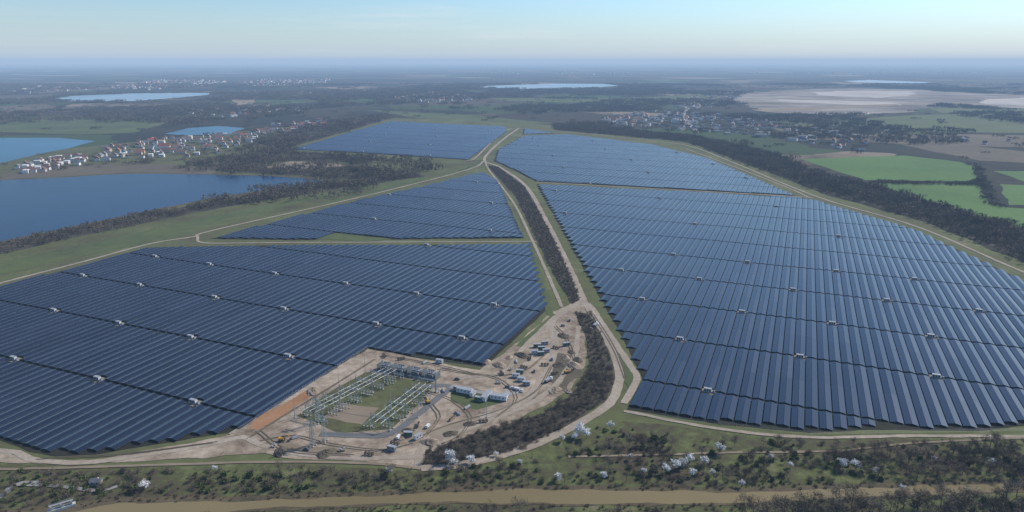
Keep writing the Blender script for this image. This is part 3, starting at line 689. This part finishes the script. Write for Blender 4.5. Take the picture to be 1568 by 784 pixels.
for k in(-4,0,4):
    a=tw+Vector((V[0]*k,V[1]*k,14)); 
    for q in[G(500,632),G(583,657)]:
        e=Vector((*q,8.7))+Vector((V[0]*k,V[1]*k,0)); pr=a
        for i in range(1,9):
            t=i/8; p=a.lerp(e,t); p.z-=math.sin(t*math.pi)*1.5; mb.limb(pr,p,.05,.05,0,3); pr=p
mb.obj('overhead_conductors',[DARK])
def cont_me(name,l,w,h,mat,win=True):
    mb=MB(); mb.box((0,0,.15),(l+.2,w+.2,.3),1); mb.box((0,0,.31+h/2),(l,w,h),0); mb.box((0,0,.34+h+.06),(l+.15,w+.15,.12),1)
    k=int(l/.6)
    for i in range(k):
        x=-l/2+(i+.5)*l/k
        for s in(-1,1): mb.box((x,s*(w/2+.02),.3+h/2),(.12,.06,h*.9),0)
    for i in range(max(1,int(l/3))): mb.box((-l/2+1.5+i*3,-w/2-.06,.3+h*.55),(1.1,.06,.9),2)
    mb.box((l/2+.03,0,1.4),(.06,1,2),2)
    return mb.obj(name,[mat,GREYM,GLS],False).data
CW=cont_me('site_container',6.1,2.5,2.6,WHITE); CG=cont_me('site_container',6.1,2.5,2.6,GREEN); CGY=cont_me('site_container',6.1,2.5,2.6,GREYM); CB=cont_me('control_building',13,4.2,3.2,WHITE)
for p,me,rz in[((712,602),CB,0),((745,610),CB,1.57),((764,612),CB,0.1)]: put(link(bpy.data.objects.new('control_building',me)),p,rz,.6)
random.seed(3)
for p,me,rz in[((700,598),CGY,0),((724,606),CW,1.57),((733,614),CG,0),((775,608),CW,1.5),((790,578),CW,.2),((798,584),CW,.2),((806,590),CGY,.3),((796,572),CG,.2),((822,532),CG,.5),((829,536),CG,.5),((836,540),CGY,.5),((828,544),CG,.5),((834,528),CGY,.6),((819,542),CW,.5),((673,556),CW,0),((600,690),CGY,.1),((625,668),CG,.3),((640,672),CW,1.2),((867,530),CG,.7)]:
    put(link(bpy.data.objects.new('site_container',me)),p,rz+random.uniform(-.1,.1),.6)
def car_me(mat,van=False):
    mb=MB(); h=1.6 if van else .75
    mb.box((0,0,.35+h/2),(4.4,1.8,h),0,0,.94)
    if not van: mb.box((-.2,0,1.38),(2.5,1.6,.58),1,0,.7,.85); mb.box((-.2,0,1.70),(1.7,1.34,.06),0)
    else: mb.box((1.77,0,1.55),(.75,1.66,.5),1)
    for x in(-1.35,1.35):
        for y in(-.85,.85): mb.limb((x,y-.12,.34),(x,y+.12,.34),.34,.34,2,10)
    return mb.obj('parked_car',[mat,GLS,BLK],False).data
CARS=[car_me(WHITE),car_me(WHITE,True),car_me(flat('silver_paint',(.35,.36,.38),.3,.4)),car_me(flat('grey_paint',(.12,.12,.13),.3)),car_me(flat('blue_paint',(.04,.08,.25),.3))]
for p in[(785,596),(792,598),(799,600),(777,594),(818,570),(845,552),(655,655),(610,672),(700,582),(862,500),(872,492),(470,690),(905,505)]:
    o=link(bpy.data.objects.new('parked_car',random.choice(CARS))); put(o,p,random.choice([.3,1.8,.1])+random.uniform(-.2,.2),.6)
def exc_me():
    mb=MB()
    for s in(-1,1):
        mb.box((0,s*1.2,.55),(3.6,.6,.8),2); mb.limb((-1.8,s*1.2-.3,.55),(-1.8,s*1.2+.3,.55),.42,.42,2,10); mb.limb((1.8,s*1.2-.3,.55),(1.8,s*1.2+.3,.55),.42,.42,2,10)
    mb.limb((0,0,.9),(0,0,1.25),.9,.9,2,12); mb.box((-.5,0,1.9),(3.8,2.6,1.2),0,0,.95); mb.box((.8,.75,2.3),(1.5,1.0,1.8),1,0,.85)
    mb.limb((1.1,-.3,2.0),(4.0,-.3,4.6),.35,.25,0,4); mb.limb((4.0,-.3,4.6),(6.2,-.3,2.0),.25,.18,0,4); mb.box((6.1,-.3,1.3),(1.0,1.3,1.1),2,0,1.3)
    return mb.obj('excavator',[ORG,GLS,BLK],False).data
EX=exc_me()
for p,rz in[((868,572),1),((655,618),2.5),((432,676),.5)]: put(link(bpy.data.objects.new('excavator',EX)),p,rz,.6)
def truck_me():
    mb=MB(); mb.box((0,0,1.0),(8,2.3,.3),2); mb.box((3.2,0,2.0),(1.8,2.4,2.2),0,0,.92); mb.box((4.05,0,2.4),(.12,2.0,.8),1); mb.box((-1,0,2.0),(5.6,2.4,1.5),3,0,1.08)
    for x in(-3,-1.7,2.8):
        for y in(-1.05,1.05): mb.limb((x,y-.15,.5),(x,y+.15,.5),.5,.5,2,10)
    return mb.obj('dump_truck',[WHITE,GLS,BLK,GREYM],False).data
TK=truck_me()
for p,rz in[((840,585),1.2),((912,500),1.4)]: put(link(bpy.data.objects.new('dump_truck',TK)),p,rz,.6)
def heap_me(r,h):
    mb=MB(); n=18; rg=6; vs=[(0,0,h)]; fs=[]
    for k in range(1,rg+1):
        for i in range(n):
            a=2*math.pi*i/n; q=r*k/rg*(1+random.uniform(-.12,.12)); z=h*(1-(k/rg))**.9*(1+random.uniform(-.2,.2)) if k<rg else -.1
            vs.append((q*math.cos(a)*1.5,q*math.sin(a),z))
    for i in range(n): fs.append((0,1+i,1+(i+1)%n))
    for k in range(rg-1):
        for i in range(n): a=1+k*n;b_=a+n;j=(i+1)%n; fs.append((a+i,b_+i,b_+j,a+j))
    mb.add(vs,fs,0); return mb
HP=[heap_me(4.5,2.2) for _ in range(3)]
HPm=[h.obj('soil_heap',[M['sand']],False).data for h in HP]+[h.obj('soil_heap',[M['brownf']],False).data for h in HP[:2]]
for p in[(875,540),(885,552),(870,600),(850,598),(720,650),(690,665),(660,678),(500,695),(430,692),(745,555),(765,560),(780,548),(862,515),(625,660),(615,670),(905,480),(480,600),(800,545),(760,655),(878,560),(866,548),(857,560)]:
    put(link(bpy.data.objects.new('soil_heap',random.choice(HPm))),p,random.random()*6,.5,random.uniform(.6,1.3))
# stacked material: pallets, pipes and cable drums
random.seed(11); SM=[]
for kind in range(3):
    mb=MB()
    if kind==0:
        for i in range(3):
            for j in range(2): mb.box((i*1.5,j*1.5,.35+.3*((i+j)%2)),(1.2,1.1,.7+.6*((i+j)%2)),(i+j)%2)
    elif kind==1:
        for r_,z in((4,.25),(3,.68),(2,1.1)):
            for i in range(r_): mb.limb((-3,(i-r_/2)*.5,z),(3,(i-r_/2)*.5,z),.24,.24,1,8)
    else:
        for i in range(3):
            x=i*2.4
            for s in(-.6,.6): mb.limb((x,s-.06,1.1),(x,s+.06,1.1),1.1,1.1,0,14)
            mb.limb((x,-.55,1.1),(x,.55,1.1),.75,.75,1,12)
    SM.append(mb.obj('stacked_material',[flat('timber',(.28,.2,.12),.8),DARK if kind==2 else GREYM],False).data)
for p in[(700,635),(715,625),(735,648),(690,645),(770,575),(782,568),(760,588),(812,552),(806,565),(790,555),(640,655),(600,680),(560,697),(520,692),(420,686),(450,672),(590,548),(610,552),(650,556),(830,560),(845,575),(855,535),(870,515),(678,600)]:
    put(link(bpy.data.objects.new('stacked_material',random.choice(SM))),p,random.random()*3,.6)
# weir in the river corner
mb=MB(); mb.box((0,0,.8),(14,3,1.6),0)
for x in(-5,0,5): mb.box((x,0,2.6),(.8,2.4,2.4),0)
mb.box((0,0,3.9),(12,1.6,.3),1)
for s in(-.8,.8): mb.box((0,s,4.75),(12,.08,.08),1)
for x in np.linspace(-5.9,5.9,9):
    for s in(-.74,.74): mb.box((x,s,4.38),(.07,.07,.66),1)
put(mb.obj('river_weir',[CONC,STEEL]),(95,780),1.0,.3)
put(house(6,4,2.6,1.4).obj('pump_house',[WALLS[1],ROOFS[2],GLS]),(148,742),.4,.3)
# fences
def fence(px,name='perimeter_fence'):
    mb=MB(); P=[Vector((*G(*p),.4)) for p in px]
    for a,b_ in zip(P,P[1:]):
        n=max(1,int((b_-a).length/4))
        for i in range(n):
            p=a.lerp(b_,i/n); mb.limb(p,p+Vector((0,0,2.2)),.05,.05,0,3)
        for z in(.1,.7,1.4,2.1): mb.limb(a+Vector((0,0,z)),b_+Vector((0,0,z)),.025,.025,0,3)
    mb.obj(name,[STEEL])
fence([(358,664),(563,533),(735,564)]); fence([(445,640),(560,566),(676,588),(604,668),(480,664),(445,640)])
fence([(0,436),(232,374),(815,370)]); fence([(955,634),(1240,666),(1568,660)]); fence([(1222,301),(1400,348),(1568,424)])

# ---------------------------------------------------------------- atmosphere, sun, sky
m=bpy.data.materials.new('haze_glow'); m.use_nodes=True; nt=m.node_tree; nt.nodes.clear()
out=nt.nodes.new('ShaderNodeOutputMaterial'); ab=nt.nodes.new('ShaderNodeVolumeAbsorption'); em=nt.nodes.new('ShaderNodeEmission'); ad=nt.nodes.new('ShaderNodeAddShader')
D=7.0e-5; sig=np.array([.68,.83,1.0]); A=np.array([.38,.52,.72])
ab.inputs['Color'].default_value=(*(1-sig),1); ab.inputs['Density'].default_value=D
em.inputs['Color'].default_value=(*(A*sig),1); em.inputs['Strength'].default_value=D  # haze glows by emission, standing in for sunlight scattered in the air
nt.links.new(ab.outputs[0],ad.inputs[0]); nt.links.new(em.outputs[0],ad.inputs[1]); nt.links.new(ad.outputs[0],out.inputs['Volume'])
mb=MB(); mb.box((0,0,165),(2*RAD*.68,2*RAD*.68,370),0); mb.obj('haze',[m])

az,el=math.radians(58),math.radians(38)
s=Vector((math.sin(az)*math.cos(el),math.cos(az)*math.cos(el),math.sin(el)))
ld=bpy.data.lights.new('sun','SUN'); ld.energy=4.7; ld.angle=math.radians(.53); ld.color=(1,.955,.88)
lo=link(bpy.data.objects.new('sun',ld)); lo.rotation_euler=s.to_track_quat('Z','Y').to_euler()
w=bpy.data.worlds.new('World'); sc.world=w; w.use_nodes=True; nt=w.node_tree; bg=nt.nodes['Background']; L=nt.links
sk=nt.nodes.new('ShaderNodeTexSky'); sk.sky_type='NISHITA'; sk.sun_disc=False; sk.sun_elevation=el; sk.sun_rotation=az; sk.air_density=1.0; sk.dust_density=.4; sk.ozone_density=3
tn=nt.nodes.new('ShaderNodeMix'); tn.data_type='RGBA'; tn.blend_type='MULTIPLY'; tn.inputs[0].default_value=1; L.new(sk.outputs[0],tn.inputs[6]); tn.inputs[7].default_value=(.82,1.0,1.16,1)
tc=nt.nodes.new('ShaderNodeTexCoord')
# low haze layer whitening the sky towards the horizon
sz=nt.nodes.new('ShaderNodeSeparateXYZ'); L.new(tc.outputs['Generated'],sz.inputs[0])
hz=nt.nodes.new('ShaderNodeMapRange'); hz.interpolation_type='SMOOTHSTEP'; hz.inputs[1].default_value=-.02; hz.inputs[2].default_value=.10; hz.inputs[3].default_value=.85; hz.inputs[4].default_value=0; L.new(sz.outputs['Z'],hz.inputs[0])
hm=nt.nodes.new('ShaderNodeMix'); hm.data_type='RGBA'; L.new(hz.outputs[0],hm.inputs[0]); L.new(tn.outputs[2],hm.inputs[6]); hm.inputs[7].default_value=(4.6,5.35,5.95,1)
mp=nt.nodes.new('ShaderNodeMapping'); mp.inputs['Scale'].default_value=(2.5,2.5,34); L.new(tc.outputs['Generated'],mp.inputs['Vector'])
n=nt.nodes.new('ShaderNodeTexNoise'); n.inputs['Scale'].default_value=1.3; n.inputs['Detail'].default_value=7; n.inputs['Roughness'].default_value=.6; L.new(mp.outputs[0],n.inputs['Vector'])
cr=ramp(nt,[(0,0,0),(.45,.45,.45)],.56,.80); L.new(n.outputs['Fac'],cr.inputs['Fac'])
mx=nt.nodes.new('ShaderNodeMix'); mx.data_type='RGBA'; L.new(cr.outputs['Color'],mx.inputs[0]); L.new(hm.outputs[2],mx.inputs[6]); mx.inputs[7].default_value=(6.4,6.8,7.2,1)
L.new(mx.outputs[2],bg.inputs['Color']); bg.inputs['Strength'].default_value=.125
cd=bpy.data.cameras.new('camera'); cam=link(bpy.data.objects.new('camera',cd)); cd.sensor_width=36; cd.lens=36*F/1568; cd.clip_start=1; cd.clip_end=400000
cam.location=(0,0,H); cam.rotation_euler=(math.pi/2-PITCH,0,0); sc.camera=cam
sc.view_settings.view_transform='Standard'; sc.view_settings.look='None'; sc.view_settings.exposure=0
print('objects',len(sc.objects))
